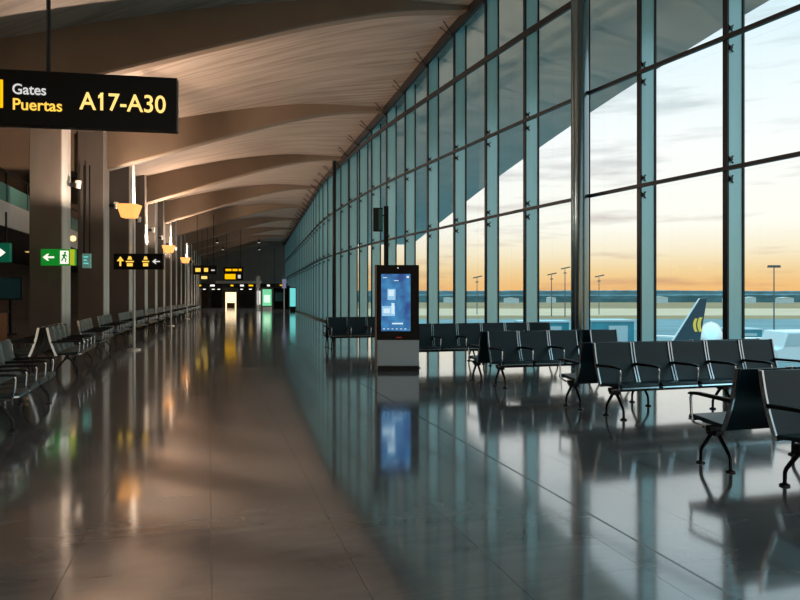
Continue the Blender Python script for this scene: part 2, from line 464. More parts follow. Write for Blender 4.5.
# roof overhang outside
XE = hermite([(-14, 19.5), (0, 13.6), (10, 10.3), (17.1, 8.59), (22.6, 7.75), (34.25, 6.4), (64.4, 3.92), (94, 1.6)])
vs = []; ysn = [-13+i*2 for i in range(54)]
for y in ysn:
    p = P(y)+NRM(y)*(.36); h = HR(y)+.04
    q = Vector((XE(y+1.0), y+1.0)); m_ = p.lerp(q, .5)
    vs += [(p.x, p.y, h), (m_.x, m_.y, h*.45+8.5*.55), (q.x, q.y, 8.5), (q.x+.05, q.y, 8.85), (p.x, p.y, h+.9)]
fs = [(i*5+k, i*5+(k+1) % 5, (i+1)*5+(k+1) % 5, (i+1)*5+k) for i in range(len(ysn)-1) for k in range(5)]
fs += [(4, 3, 2, 1, 0), tuple((len(ysn)-1)*5+k for k in range(5))]
o = MB().add(vs, fs).build('roof_overhang', M['soffit']); struct(o)

# ------------------------------------------------------------------ left side: mezzanine, shop walls
def xm(Y): return -13.2-.248*(Y-25.3)
def strip(y0, y1, off0, off1, z0, z1):
    return [(xm(y0)+off0, y0), (xm(y1)+off0, y1), (xm(y1)+off1, y1), (xm(y0)+off1, y0)]
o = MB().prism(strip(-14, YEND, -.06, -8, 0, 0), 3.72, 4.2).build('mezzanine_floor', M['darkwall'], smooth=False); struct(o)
o = MB().prism(strip(-14, YEND, 0, -.06, 0, 0), 3.66, 4.43).build('trim_1', M['white'], smooth=False); struct(o)
rl = empty('mezzanine_railing', (0, 0, 4.43)); tag(rl, 'glass balustrade with dark handrail along the upper gallery edge', 'railing')
MB().prism(strip(-14, YEND, -.03, -.05, 0, 0), 0, .56).build('glass_panel', M['railglass'], rl, smooth=False)
hr_ = MB(); hr_.bar((xm(-14)-.04, -14, .95), (xm(YEND)-.04, YEND, .95), .06, .05)
hr_.build('handrail', M['rail'], rl, smooth=False)
for k in range(22):
    y = 15+k*2.2
    MB().bar((xm(y)-.04, y, -.05), (xm(y)-.04, y, .95), .04, .05).build('post', M['rail'], rl, smooth=False)
o = MB().prism(strip(-14, YEND, -7.6, -8, 0, 0), 0, 3.7).build('wall_left', M['brown'], smooth=False); struct(o)
o = MB().prism(strip(-14, YEND, -7.6, -8, 0, 0), 4.2, 8.6).build('wall_left_upper', M['brown'], smooth=False); struct(o)
# end wall, and unseen wall behind glazed to let in fill daylight
o = MB().prism([(-44, YEND), (XG(YEND)+.4, YEND), (XG(YEND)+.4, YEND+.4), (-44, YEND+.4)], 0, 8.9).build('wall_far', M['endwall'], smooth=False); struct(o)
wb = empty('window_0', (0, -13.4, 0)); struct(wb)
MB().box((-21, -.02, .1), (16.2, .02, 10.6)).build('pane', M['glass'], wb, smooth=False)
for k in range(13): MB().box((-20+k*3-.1, -.2, 0), (-20+k*3+.1, .2, 10.6)).build('mullion', M['fin'], wb, smooth=False)
for z in (.05, T1, T2, T3): MB().box((-21, -.1, z-.05), (16.2, .1, z+.05)).build('transom', M['transom'], wb, smooth=False)
o = MB().prism([(-44, -13.6), (-21, -13.6), (-21, -13.2), (-44, -13.2)], 0, 9).build('wall_back', M['endwall'], smooth=False); struct(o)

# ------------------------------------------------------------------ benches
PITCH = .575
def seat_profile():
    top = [(-.26, .405), (-.25, .43), (-.2, .437), (-.05, .425), (.1, .41), (.2, .405)]
    bot = [(.2, .375), (.1, .378), (-.05, .388), (-.2, .398), (-.25, .392)]
    return top+bot
def back_curve(k): # 0..1 from the seat up
    z = .36+k*.54
    return (.175+.155*k+.02*math.sin(math.pi*k), z)
def back_profile(th0=.0, th1=.035):
    ks = [i/8 for i in range(9)]
    a = [(back_curve(k)[0]-th0, back_curve(k)[1]) for k in ks]
    a[-1] = (a[-1][0]+.006, a[-1][1]-.004)
    b = [(back_curve(k)[0]+th1*(1-.25*abs(2*k-1)), back_curve(k)[1]-.004) for k in reversed(ks)]
    return a+b
def make_bench(seats, length, legs):
    r = empty('airport_bench')
    MB().box((.02, -.035, .315), (length-.02, .035, .37)).build('beam', M['legmetal'], r, bevel=.008)
    for x in legs:
        lg = MB().box((x-.045, -.06, .285), (x+.045, .06, .325))
        for s in (-1, 1):
            lg.tube([(x, s*.03, .30), (x, s*.06, .27), (x, s*.16, .145), (x, s*.177, .11), (x, s*.18, .02)], [.021, .02, .017, .016, .015], 10)
            lg.tube([(x, s*.18, 0), (x, s*.18, .012), (x, s*.18, .022)], [.042, .04, .02], 14)
        lg.build('leg', M['legmetal'], r)
    for x in seats:
        s = MB().extr_x(seat_profile(), x+.03, x+PITCH-.03).build('seat', M['leather'], r, bevel=.006)
        MB().extr_x([(-.262, .38), (-.25, .40), (-.2, .396), (-.2, .378)], x+.03, x+PITCH-.03).build('front_trim', M['chrome'], s)
        MB().box((x+.1, -.16, .365), (x+PITCH-.1, .14, .388)).build('seat_pan', M['seatblack'], s)
        b = MB().extr_x(back_profile(), x+.03, x+PITCH-.03).build('backrest', M['leather'], r, bevel=.006)
        for e in (x+.02, x+PITCH-.02):
            fr = MB()
            pr = [(back_curve(k/8)[0]-.012, back_curve(k/8)[1]) for k in range(9)]
            pr += [(back_curve(k/8)[0]+.03, back_curve(k/8)[1]) for k in range(8, -1, -1)]
            fr.extr_x(pr, e-.009, e+.009).build('back_frame', M['chrome'], b)
    ends = sorted(set([round(x, 4) for x in seats]+[round(x+PITCH, 4) for x in seats]))
    for e in ends:
        x = min(max(e, .025), length-.025)
        y0 = back_curve(.52)[0]
        a = MB().extr_x([(y0, .605), (y0, .64), (-.12, .648), (-.22, .638), (-.245, .622), (-.235, .612), (-.12, .618)], x-.022, x+.022)
        a = a.build('armrest', M['black'], r, bevel=.006)
        MB().tube([(x, -.21, .618), (x, -.222, .58), (x, -.212, .45), (x, -.19, .37), (x, -.06, .345)], .012, 8).build('arm_post', M['chrome'], a)
    return r
protos = {}
def bench(kind, x, y, rz, label, group):
    if kind not in protos:
        n, gap = kind
        if gap: seats = [0, PITCH, 2*PITCH, 3*PITCH+gap]; L_ = 4*PITCH+gap
        else: seats = [i*PITCH for i in range(n)]; L_ = n*PITCH
        legs = [.1, L_-.1] if n < 4 else ([.1, L_/2, L_-.1] if n > 5 else [.1, 3*PITCH if n == 5 else L_-.1]+([L_-.1] if n == 5 else []))
        protos[kind] = (make_bench(seats, L_, legs), L_); o = protos[kind][0]
    else: o = copy_tree(protos[kind][0])
    o.location = (x, y, 0); o.rotation_euler = (0, 0, rz)
    tag(o, label, 'bench', group); return o
def back_to_back(kind, x, y, rz, lab_front, lab_rear, group, sep=.83, off=0.0):
    c, s = math.cos(rz), math.sin(rz)
    bench(kind, x+c*off/2, y+s*off/2, rz, lab_front, group)
    L_ = protos[kind][1]-off/2
    bench(kind, x+c*L_-s*sep, y+s*L_+c*sep, rz+math.pi, lab_rear, group)
R17 = math.radians(17)
GR = 'black seat benches by the glass front'
back_to_back((5, 0), 2.955, 5.24, R17, 'black leather bench nearest the camera, its front turned towards the viewer', 'black bench backing onto the nearest one, its chrome-topped armrest sticking out at the left end', GR, off=.09)
back_to_back((5, 0), 2.52, 8.48, R17, 'five-seat black bench in full view below the aircraft tail', 'black bench back to back with the five-seat row under the aircraft tail', GR, off=.08)
back_to_back((4, .25), 1.535, 11.34, R17, 'black bench with three seats and a gap, left of the five-seat row', 'black bench facing the window behind the three-seats-and-gap row', GR, off=.06)
back_to_back((6, 0), .24, 14.5, R17, 'long six-seat black bench starting at the right edge of the screen totem', 'black bench facing the glass behind the six-seat row beside the screen totem', GR)
back_to_back((4, 0), -1.98, 19.3, R17, 'black bench seen to the left of the screen totem', 'black bench facing the glass behind the one left of the screen totem', GR)

GL = 'black seat rows along the left columns'
ORD = ['nearest', 'second', 'third', 'fourth', 'fifth', 'sixth', 'seventh', 'eighth', 'ninth', 'tenth', 'eleventh', 'twelfth', 'thirteenth', 'fourteenth', 'fifteenth', 'sixteenth']
def left_row(Yn, k, double):
    # bench whose near end is at Yn, facing right (towards the glass)
    d = (Vector((xleft(Yn+2), Yn+2))-Vector((xleft(Yn), Yn))).normalized()
    n = Vector((d.y, -d.x))                      # to the right
    o = Vector((xleft(Yn), Yn))-n*(.18 if k else .02)
    rz = math.atan2(d.y, d.x)                    # local x along the hall, local -y is to the right
    lab = 'row of four black seats facing the glass, %s from the camera along the left columns' % ORD[k]
    if double: back_to_back((4, 0), o.x, o.y, rz, lab, 'row of four black seats back to back with the %s row along the left columns' % ORD[k], GL)
    else: bench((4, 0), o.x, o.y, rz, lab, GL)
left_row(7.5, 0, True)
left_row(13.2, 1, True)
for k in range(2, 15): left_row(16.9+(k-2)*3.75, k, k < 2)

# ------------------------------------------------------------------ information totem with screen
kz = empty('screen_totem', (-.06, 13.8, 0)); tag(kz, 'tall freestanding totem with blue lit touch screen and grey lower panel', 'screen')
MB().box((-.40, 0, .1), (.44, .2, 2.12)).build('body', M['kiosk'], kz, bevel=.01)
MB().box((-.445, -.01, .02), (-.40, .21, 2.125)).build('side_panel', M['kioskside'], kz, bevel=.006)
MB().box((-.38, .01, 0), (.42, .19, .1)).build('plinth', M['black'], kz)
bz = MB().box((-.40, -.02, .62), (.44, .0, 2.12)).build('bezel', M['blackgloss'], kz, bevel=.006)
MB().tube([(.02, -.022, 2.06), (.02, -.03, 2.06)], .014, 14).build('camera_eye', M['signgrey'], bz)
MB().box((-.01, -.024, .665), (.09, -.02, .68)).build('status_light', mat('red_led', (120, 20, 16), .4, emit=(170, 30, 20), estr=.6), bz)
sc_ = MB().box((-.315, -.026, .8), (.27, -.02, 1.94)).build('screen', M['screen'], kz)
ct = MB()
ct.box((-.19, -.03, 1.42), (-.03, -.026, 1.64)); ct.box((-.3, -.03, 1.10), (-.04, -.026, 1.30))
ct.build('display_tile', M['screenpale'], sc_, smooth=False)
for a_, b_ in (((-.17, -.034, 1.5), (-.06, -.03, 1.62)), ((-.27, -.034, 1.16), (-.14, -.03, 1.25)), ((-.11, -.034, 1.14), (-.05, -.03, 1.36))):
    MB().box(a_, b_).build('display_picture', M['screenwhite'], sc_, smooth=False)
ct = MB()
ct.box((-.1, -.03, .935), (.12, -.026, .965))
for i in range(6): ct.box((-.28+i*.085, -.03, .835), (-.24+i*.085, -.026, .85))
ct.box((-.06, -.03, 1.80), (.03, -.026, 1.815)); ct.box((.19, -.03, 1.86), (.24, -.026, 1.90)); ct.box((-.28, -.03, 1.86), (-.2, -.026, 1.875))
ct.build('display_line', M['screenwhite'], sc_, smooth=False)

# flag sign on a dark post behind the totem
ps = empty('gate_sign_post', (-.36, 18.0, 0)); tag(ps, 'slim dark post with a small square flag sign behind the screen totem', 'sign')
MB().box((-.06, -.05, 0), (.06, .05, 3.84)).build('post', M['black'], ps)
MB().box((-.2, -.12, 0), (.2, .12, .02)).build('base', M['black'], ps)
pn = MB().box((-.34, -.05, 3.18), (-.09, .05, 3.8)).build('flag_panel', M['finedge'], ps, bevel=.01)
MB().box((-.2, -.056, 3.22), (-.1, -.05, 3.76)).build('green_face', mat('flag_green', (40, 96, 84), .4, emit=(40, 96, 84), estr=.1), pn)
MB().bar((-.1, 0, 3.6), (-.05, 0, 3.6), .03, .03).build('bracket', M['black'], ps)

# ------------------------------------------------------------------ hanging signs
def hang_rods(parent, xs, z0, z1, m=None):
    for x in xs: MB().tube([(x, 0, z0), (x, 0, z1)], .02, 8).build('hanger', m or M['black'], parent)
pl = Vector((-400/F*6.35, 6.35)); pr = Vector(((175.5-400)/F*6.62, 6.62))
dv = (pr-pl); ln = dv.length; rz = math.atan2(dv.y, dv.x)
sg = empty('gate_sign', (pl.x, pl.y, 3.082), rz); tag(sg, 'black hanging gate sign with yellow and white lettering at the top left', 'sign')
MB().box((-.6, 0, 0), (ln, .12, .51)).build('sign_box', M['black'], sg, bevel=.004)
MB().box((ln, .0, 0), (ln+.012, .12, .51)).build('end_cap', M['legmetal'], sg)
sx = ln/175.5
def zz(y): return (131-y)/51.0*.475
lettering('lettering', 'Gates', .135, M['signgrey'], sg, (11.6*sx, -.004, .51-.225), xs=.93)
lettering('lettering', 'Puertas', .15, M['signyellow'], sg, (11.6*sx, -.004, .51-.37), xs=.96)
lettering('lettering', 'A17-A30', .232, M['signpale'], sg, (78*sx, -.004, .51-.34), xs=.915)
fl_ = MB().extr_y([(101.4*sx, .333), (100.6*sx, .333), (96.6*sx, .305), (96.6*sx, .278), (100.6*sx, .306), (101.4*sx, .306)], -.008, 0).build('lettering', M['signpale'], sg, smooth=False)
ic = MB(); ic.box((-.3, -.006, .51-.36), (3*sx, 0, .51-.10)); ic.build('yellow_icon', M['signamber'], sg, bevel=.02)
hang_rods(sg, [47*sx], .5, 4.4)
hang_rods(sg, [-.45], .5, 4.2)

def small_sign(name, label, x0, x1, y0, y1, Y, depth=.12, face=None, rz=0.0, marks=None, hang=True, hx=None, hz=None):
    X0 = (x0-400)/F*Y; X1 = (x1-400)/F*Y; z1 = CAMH+(HOR-y0)/F*Y; z0 = CAMH+(HOR-y1)/F*Y
    e = empty(name, ((X0+X1)/2, Y, z0), rz); tag(e, label, 'sign')
    w = X1-X0; h = z1-z0
    MB().box((-w/2, 0, 0), (w/2, depth, h)).build('sign_box', face or M['black'], e, bevel=.01)
    if marks: marks(e, w, h)
    if hang:
        for t in (hx or (-.35, .35)): MB().tube([(w*t, depth/2, h-.02), (w*t, depth/2, (hz or 6.5)-z0)], .025, 8).build('hanger', M['black'], e)
    return e
def arrow(mb, cx, cz, s, dirx=-1, y=-.008):
    # simple arrow outline pointing left (dirx -1) or right, s = half length
    d = dirx
    pts = [(cx-d*s, cz+.16*s), (cx+d*.2*s, cz+.16*s), (cx-d*.12*s, cz+.62*s), (cx+d*.2*s, cz+.62*s), (cx+d*s, cz), (cx+d*.2*s, cz-.62*s), (cx-d*.12*s, cz-.62*s), (cx+d*.2*s, cz-.16*s), (cx-d*s, cz-.16*s)]
    return mb.extr_y(pts, y, 0)
def marks_exit(e, w, h):
    a = MB(); arrow(a, -w*.27, h*.5, h*.34); a.build('arrow', M['signwhite'], e, smooth=False)
    p = MB().box((w*.07, -.008, h*.1), (w*.32, 0, h*.9)).build('pictogram_panel', M['signwhite'], e, smooth=False)
    m = MB(); s = h*.4; cx = w*.195; cz = h*.5; y0, y1 = -.014, -.008
    m.tube([(cx+.12*s, y0, cz+.68*s), (cx+.12*s, y1, cz+.68*s)], .16*s, 12)
    def limb(a, b, t):
        a = Vector(a); b = Vector(b); d = (b-a).normalized(); n = Vector((-d.y, d.x))*t
        m.extr_y([tuple(a+n), tuple(b+n), tuple(b-n), tuple(a-n)], y0, y1)
    limb((cx+.08*s, cz+.5*s), (cx-.08*s, cz-.05*s), .16*s)
    limb((cx+.1*s, cz+.42*s), (cx-.35*s, cz+.25*s), .07*s); limb((cx+.12*s, cz+.4*s), (cx+.42*s, cz+.1*s), .07*s)
    limb((cx-.08*s, cz), (cx-.4*s, cz-.55*s), .09*s); limb((cx-.05*s, cz), (cx+.25*s, cz-.3*s), .09*s); limb((cx+.25*s, cz-.25*s), (cx+.18*s, cz-.75*s), .08*s)
    m.build('running_figure', M['tgreen'], p, smooth=False)
    MB().box((w*.36, -.006, h*.02), (w*.49, 0, h*.98)).build('glow_edge', M['lime'], e, smooth=False)  # lime strip stands for the glow at the sign's right end
small_sign('exit_sign', 'green lit exit sign with white arrow and running figure on the nearest column', 41, 74.5, 249, 265.5, 18.8, face=M['tgreen'], marks=marks_exit, rz=.05, hang=False)
for o in bpy.data.objects:
    if o.name == 'exit_sign':
        MB().box((-.1, .1, .12), (.1, .62, .3)).build('wall_bracket', M['black'], o)
def marks_arrow(e, w, h):
    a = MB(); arrow(a, w*.16, h*.5, h*.36, 1); a.build('arrow', M['signwhite'], e, smooth=False)
small_sign('exit_sign', 'dark green arrow sign cut by the left edge of the picture', -22, 9.5, 243, 262, 18.2, face=M['tteal'], marks=marks_arrow, hz=3.72)
def marks_lines(e, w, h):
    a = MB()
    for k, (p, q) in enumerate(((-.3, .25), (-.3, .1), (-.3, .3))): a.box((w*p, -.006, h*(.72-.22*k)), (w*q, 0, h*(.8-.22*k)))
    a.build('pale_line', M['teallit'], e, smooth=False)
small_sign('shop_sign', 'small pale teal sign beside the second column', 82, 90, 253.5, 268, 23.2, face=mat('sign_pale_teal', (110, 160, 150), .4, emit=(110, 165, 150), estr=.35), marks=marks_lines, hz=5.9)
def marks_picto(e, w, h):
    y = -.008
    a = MB()     # arrow up, gate figures, cup and tray, arrow as in the hanging board
    cx = -w*.36; cz = h*.52; s = h*.3
    a.extr_y([(cx-.18*s, cz-s), (cx+.18*s, cz-s), (cx+.18*s, cz), (cx+.75*s, cz), (cx, cz+s), (cx-.75*s, cz), (cx-.18*s, cz)], y, 0)
    for (px, wd) in ((-.17, .16), (.15, .14)):
        c = px*w
        a.box((c-wd*w/2, y, h*.46), (c+wd*w/2, 0, h*.54)); a.box((c-wd*w*.36, y, h*.2), (c+wd*w*.36, 0, h*.4))
        a.extr_y([(c-wd*w*.3, h*.62), (c+wd*w*.3, h*.62), (c+wd*w*.15, h*.82), (c-wd*w*.15, h*.82)], y, 0)
    a.build('pictogram', M['signyellow'], e, smooth=False)
    b = MB(); arrow(b, w*.36, h*.5, h*.24, -1); b.build('arrow', M['signgrey'], e, smooth=False)
small_sign('direction_sign', 'black hanging sign with yellow pictograms mounted on the nearest lamp post', 113.5, 163, 253.5, 269.5, 19.0, marks=marks_picto, hang=False)
def marks_far(e, w, h):
    for p, q in ((-.42, -.2), (-.05, .12)): MB().box((w*p, -.01, h*.3), (w*q, 0, h*.72)).build('yellow_block', M['signyellow'], e, smooth=False)
    b = MB().box((w*.25, -.01, h*.4), (w*.4, 0, h*.55)); b.build('pale_block', M['signgrey'], e, smooth=False)
small_sign('direction_sign', 'black overhead sign with two yellow blocks, far down the hall on the left', 193.5, 217, 265.5, 274.5, 50, marks=marks_far, hz=7.4)
def marks_far2(e, w, h):
    a = MB(); 
    for p, q in ((-.4, -.1), (-.05, .2), (.26, .4)): a.box((w*p, -.01, h*.7), (w*q, 0, h*.86))
    a.box((-w*.43, -.01, h*.1), (w*.1, 0, h*.48)); a.build('yellow_block', M['signamber'], e, smooth=False)
    b = MB().box((w*.22, -.01, h*.16), (w*.36, 0, h*.42)); b.build('pale_block', M['signgrey'], e, smooth=False)
small_sign('direction_sign', 'black overhead sign with a wide amber panel, middle of the far hall', 223.5, 243.5, 267, 280.5, 62, marks=marks_far2, hz=8.4)
small_sign('direction_sign', 'long dark sign band hung low across the far end of the hall', 186, 290, 283.5, 287.5, 84, hz=7.4,
    marks=lambda e, w, h: [MB().box((w*t-.14-.1*(k % 3), -.02, h*.3), (w*t+.2, 0, h*.7)).build('lit_block', M['signamber'] if k % 2 else M['coolled'], e, smooth=False) for k, t in enumerate((-.44, -.37, -.24, -.06, .04, .13, .29, .42))])
small_sign('direction_sign', 'dark sign with pale panel under the left overhead sign, far down the hall', 200, 209, 274.8, 280, 53, hz=3.7,
    marks=lambda e, w, h: MB().box((-w*.35, -.01, h*.2), (w*.3, 0, h*.75)).build('pale_panel', M['signpale'], e, smooth=False), hang=False)
for o in list(bpy.data.objects):
    if o.type == 'EMPTY' and o.get('label', '').startswith('dark sign with pale panel'):
        for t in (-.2, .2): MB().tube([(t, .06, .3), (t, .06, 4.8)], .02, 8).build('hanger', M['black'], o)

# ------------------------------------------------------------------ lamps
def point(loc, e, col, r=.15):
    l = bpy.data.lights.new('lamp_light', 'POINT'); l.energy = e; l.color = col; l.shadow_soft_size = r
    o = bpy.data.objects.new('lamp_light', l); COL.objects.link(o); o.location = loc; return o
WARM = (1.0, .77, .6)
def lamp_post(xp, ytop, yshade, Y, label, e):
    X = (xp-400)/F*Y; z = CAMH+(HOR-yshade)/F*Y; zt = CAMH+(HOR-ytop)/F*Y
    r = empty('lamp_post', (X, Y, 0)); tag(r, label, 'lamp', 'lamp posts along the columns')
    MB().tube([(0, 0, 0), (0, 0, .03), (0, 0, .05)], [.18, .18, .06], 18).build('base', M['steel'], r)
    MB().tube([(0, 0, .05), (0, 0, zt)], .038, 12).build('pole', M['polewhite'], r)
    vs = []
    for (hw, zz_) in ((.165, -.18), (.26, .18)):
        vs += [(-hw-.02, -hw, zz_), (hw-.02, -hw, zz_), (hw-.02, hw, zz_), (-hw-.02, hw, zz_)]
    sh = MB().add([(x, y-.28, q+z) for x, y, q in vs], [(0,1,5,4),(1,2,6,5),(2,3,7,6),(3,0,4,7),(3,2,1,0)]).build('lamp_shade', M['shade'], r, smooth=False)
    MB().bar((-.02, -.28, z+.1), (0, 0, z+.1), .03, .03).build('shade_arm', M['steel'], sh)
    l = point((-.02, -.28, z+.155), e, WARM, .03); l.parent = r
lamp_post(134, 165, 212.5, 19.2, 'glowing lamp on a tall pale post nearest the camera, above a hanging sign', 420)
lamp_post(171, 226, 249.5, 34.4, 'glowing lamp on a pale post, second along the left columns', 420)
lamp_post(187, 243, 260.5, 44.9, 'smallest glowing lamp on a pale post, third along the left columns', 420)

# column uplights; one warm glow suggests them, most added to light the ceiling
for k, y in enumerate((5.85, 10.0, 19.4, 24.0, 28.5, 33.0, 37.5, 42.0, 46.5, 55.5, 64.5, 73.5)):
    x = xcol(y)+.02; z = 4.7
    r = empty('uplight', (x, y+.5, z)); tag(r, 'small steel uplight bracket added on a column side, %s along the hall' % ORD[k], 'lamp', 'column uplights')
    MB().box((-.02, -.08, -.05), (.16, .08, .05)).build('bracket', M['black'], r)
    MB().tube([(.2, 0, -.1), (.2, 0, .1), (.2, 0, .12)], [.06, .09, .085], 16).build('housing', M['steel'], r)
    MB().tube([(.2, 0, .121), (.2, 0, .125)], .075, 16).build('lens', M['bulb'], r)
    l = bpy.data.lights.new('uplight_beam', 'SPOT'); l.energy = 440 if y < 27 else 290; l.color = WARM; l.spot_size = math.radians(125); l.spot_blend = 1.0; l.shadow_soft_size = .08
    o = bpy.data.objects.new('uplight_beam', l); COL.objects.link(o); o.parent = r; o.location = (.2, 0, .2)
    o.rotation_euler = (math.pi, math.radians(56), 0)

# small bulbs under and on the gallery
def globe(xp, yp, Y, label, e):
    X = (xp-400)/F*Y; z = CAMH+(HOR-yp)/F*Y
    r = empty('spot_lamp', (X, Y, z)); tag(r, label, 'lamp')
    MB().tube([(0, 0, -.1), (0, 0, -.07), (0, 0, 0), (0, 0, .07), (0, 0, .1)], [.03, .085, .11, .085, .03], 16).build('globe', M['bulb'], r)
    MB().bar((-.03, 0, .0), (-.2, 0, .0), .03, .03).build('bracket', M['black'], r)
globe(73, 238.5, 25.0, 'small bright lamp on the gallery edge between the first two columns', 40)
globe(110.5, 248, 30.5, 'small bright lamp on the gallery edge past the second column', 40)
# downlights added under the gallery for dim warm light
for k, (y, off) in enumerate(((13, -3.5), (19, -3.5), (26, -3.5), (34, -3.0), (44, -3.0), (56, -3.0), (70, -3.0))):
    x = xm(y)+off
    r = empty('added_downlight', (x, y, 3.72)); tag(r, 'round downlight added under the gallery for warm fill, %s along the shop fronts' % ORD[k], 'lamp', 'added gallery downlights')
    MB().tube([(0, 0, -.05), (0, 0, 0)], .13, 18).build('rim', M['steel'], r)
    MB().tube([(0, 0, -.056), (0, 0, -.05)], .1, 18).build('lens', M['bulb'], r)
    l = bpy.data.lights.new('added_downlight_beam', 'SPOT'); l.energy = 60; l.color = WARM; l.spot_size = math.radians(140); l.spot_blend = .6; l.shadow_soft_size = .08
    o = bpy.data.objects.new('added_downlight_beam', l); COL.objects.link(o); o.parent = r; o.location = (0, 0, -.08)

for k, y in enumerate((17.0, 27.0)):  # lamps added to warm the dark upper gallery, no source visible there
    r = empty('gallery_fill_lamp', (xm(y)-3.0, y, 5.8)); tag(r, 'small fill lamp added over the upper gallery, %s' % ('behind the nearest column' if k == 0 else 'behind the second column'), 'lamp')
    MB().tube([(0, 0, -.1), (0, 0, .1)], [.16, .07], 16).build('housing', M['black'], r)
    MB().tube([(0, 0, -.11), (0, 0, -.1)], .13, 16).build('lens', M['bulb'], r)
    MB().tube([(0, 0, .1), (0, 0, 1.34)], .015, 6).build('cable', M['black'], r)
    l = bpy.data.lights.new('gallery_fill_beam', 'SPOT'); l.energy = 260; l.color = (1, .6, .3); l.spot_size = math.radians(160); l.spot_blend = .5; l.shadow_soft_size = .08
    o = bpy.data.objects.new('gallery_fill_beam', l); COL.objects.link(o); o.parent = r; o.location = (0, 0, -.13)
# dark display on the shop wall, counter
Y = 27.0
sw = empty('wall_screen', (-15.2, 27.0, 0)); tag(sw, 'dark display screen on a stand under the gallery at the far left', 'screen')
MB().box((-.55, 0, 1.35), (.4, .12, 2.25)).build('screen_box', M['black'], sw, bevel=.01)
MB().box((-.5, -.006, 1.4), (.35, 0, 2.2)).build('screen_face', M['darkscreen'], sw)
MB().box((-.12, .02, .04), (-.02, .1, 1.36)).build('stand', M['black'], sw)
MB().box((-.4, -.1, 0), (.25, .25, .04)).build('base', M['black'], sw)
cn = empty('shop_counter', (-13.2, 21.0, 0)); tag(cn, 'low warm-wood counter under the gallery at the left edge', 'counter')
MB().box((-1.5, 0, .06), (.9, .6, .98)).build('front', M['wood'], cn, bevel=.01)
MB().box((-1.56, -.06, .98), (.96, .66, 1.03)).build('countertop', M['darkwall'], cn, bevel=.006)
MB().box((-1.46, .05, 0), (.86, .55, .06)).build('plinth', M['black'], cn)

# ------------------------------------------------------------------ far end of the hall
def upright(name, label, cat, x0, x1, y0, y1, Y, depth):
    X0 = (x0-400)/F*Y; X1 = (x1-400)/F*Y; z1 = CAMH+(HOR-y0)/F*Y
    e = empty(name, ((X0+X1)/2, Y, 0)); tag(e, label, cat); return e, X1-X0, z1
e, w, h = upright('advert_totem', 'green lit advertising totem with pale base at the far end', 'screen', 262, 272, 288.5, 308, 74, .4)
MB().box((-w/2, 0, .35), (w/2, .35, h)).build('case', M['black'], e, bevel=.02)
MB().box((-w/2+.05, -.01, .45), (w/2-.05, 0, h-.08)).build('lit_panel', M['greenlit'], e)
MB().box((-w*.3, -.016, h*.35), (w*.3, -.01, h*.7)).build('pale_picture', M['greenpale'], e)
MB().box((-w*.42, .03, 0), (w*.42, .32, .35)).build('base', M['white'], e)
e, w, h = upright('shop_kiosk', 'dark boxy kiosk beside the green totem at the far end', 'kiosk', 273.5, 289, 288, 308, 79, 2)
MB().box((-w/2, 0, 0), (w/2, 2, h)).build('body', M['blackgloss'], e, bevel=.03)
MB().box((-w/2-.1, -.15, h), (w/2+.1, 2.1, h+.25)).build('canopy', M['black'], e)
MB().box((-w*.4, -.02, .9), (w*.1, 0, h-.5)).build('display_window', M['darkscreen'], e)
e, w, h = upright('advert_totem', 'teal lit advertising totem standing against the glass front at the far end', 'screen', 289.5, 296, 287, 309, 66, .3)
MB().box((-w/2, 0, .3), (w/2, .3, h)).build('case', M['finedge'], e, bevel=.02)
MB().box((-w/2+.04, -.01, .5), (w/2-.04, 0, h-.1)).build('lit_panel', M['teallit'], e)
MB().box((-w*.4, .03, 0), (w*.4, .27, .3)).build('base', M['black'], e)
e, w, h = upright('advert_totem', 'narrow pale lit panel left of the green totem', 'screen', 256.5, 261, 290, 308, 80, .3)
MB().box((-w/2, 0, .0), (w/2, .25, h)).build('case', M['endwall'], e, bevel=.02)
MB().box((-w/2+.05, -.01, .5), (w/2-.05, 0, h-.1)).build('lit_panel', M['signgrey'], e)
# lit doorway in the end wall
Y = YEND
def wx(x): return (x-400)/F*Y
d = empty('door_1', ((wx(225.5)+wx(236.5))/2, Y-.02, 0)); struct(d)
w = wx(236.5)-wx(225.5); h = 2.0
fr = MB(); fr.box((-w/2-.12, -.12, 0), (-w/2, .02, h+.12)); fr.box((w/2, -.12, 0), (w/2+.12, .02, h+.12)); fr.box((-w/2, -.12, h), (w/2, .02, h+.12))
fr.build('door_frame', M['black'], d, smooth=False)
MB().box((-w/2, -.03, 0), (w/2, 0, h)).build('lit_glass', M['doorglow'], d, smooth=False)
MB().box((-w/2+.2, -.08, 0), (w/2-.2, -.035, .6)).build('low_gate', M['wood'], d, smooth=False)
# dark shop openings either side
for k, (x0, x1, lab) in enumerate(((212, 222, 'dark shop opening left of the bright doorway'), (239, 255, 'wide dark shop opening right of the bright doorway'), (196, 208, 'dark brown shop opening at the left of the end wall'))):
    e = empty('shop_kiosk', ((wx(x0)+wx(x1))/2, Y-.2, 0)); tag(e, lab, 'shop')
    w = wx(x1)-wx(x0)
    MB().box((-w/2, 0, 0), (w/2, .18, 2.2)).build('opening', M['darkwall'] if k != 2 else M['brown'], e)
    MB().box((-w/2, -.05, 2.2), (w/2, .18, 2.6)).build('fascia', M['black'], e)
    for t in (-.3, .25): MB().box((w*t-.2, -.06, 2.34), (w*t+.16, -.05, 2.44)).build('lit_block', M['coolled'], e)
pb = MB(); 
o = MB().box((wx(216), Y-.25, 2.9), (wx(262), Y-.02, 3.5)).build('trim_2', M['white'], smooth=False); struct(o)
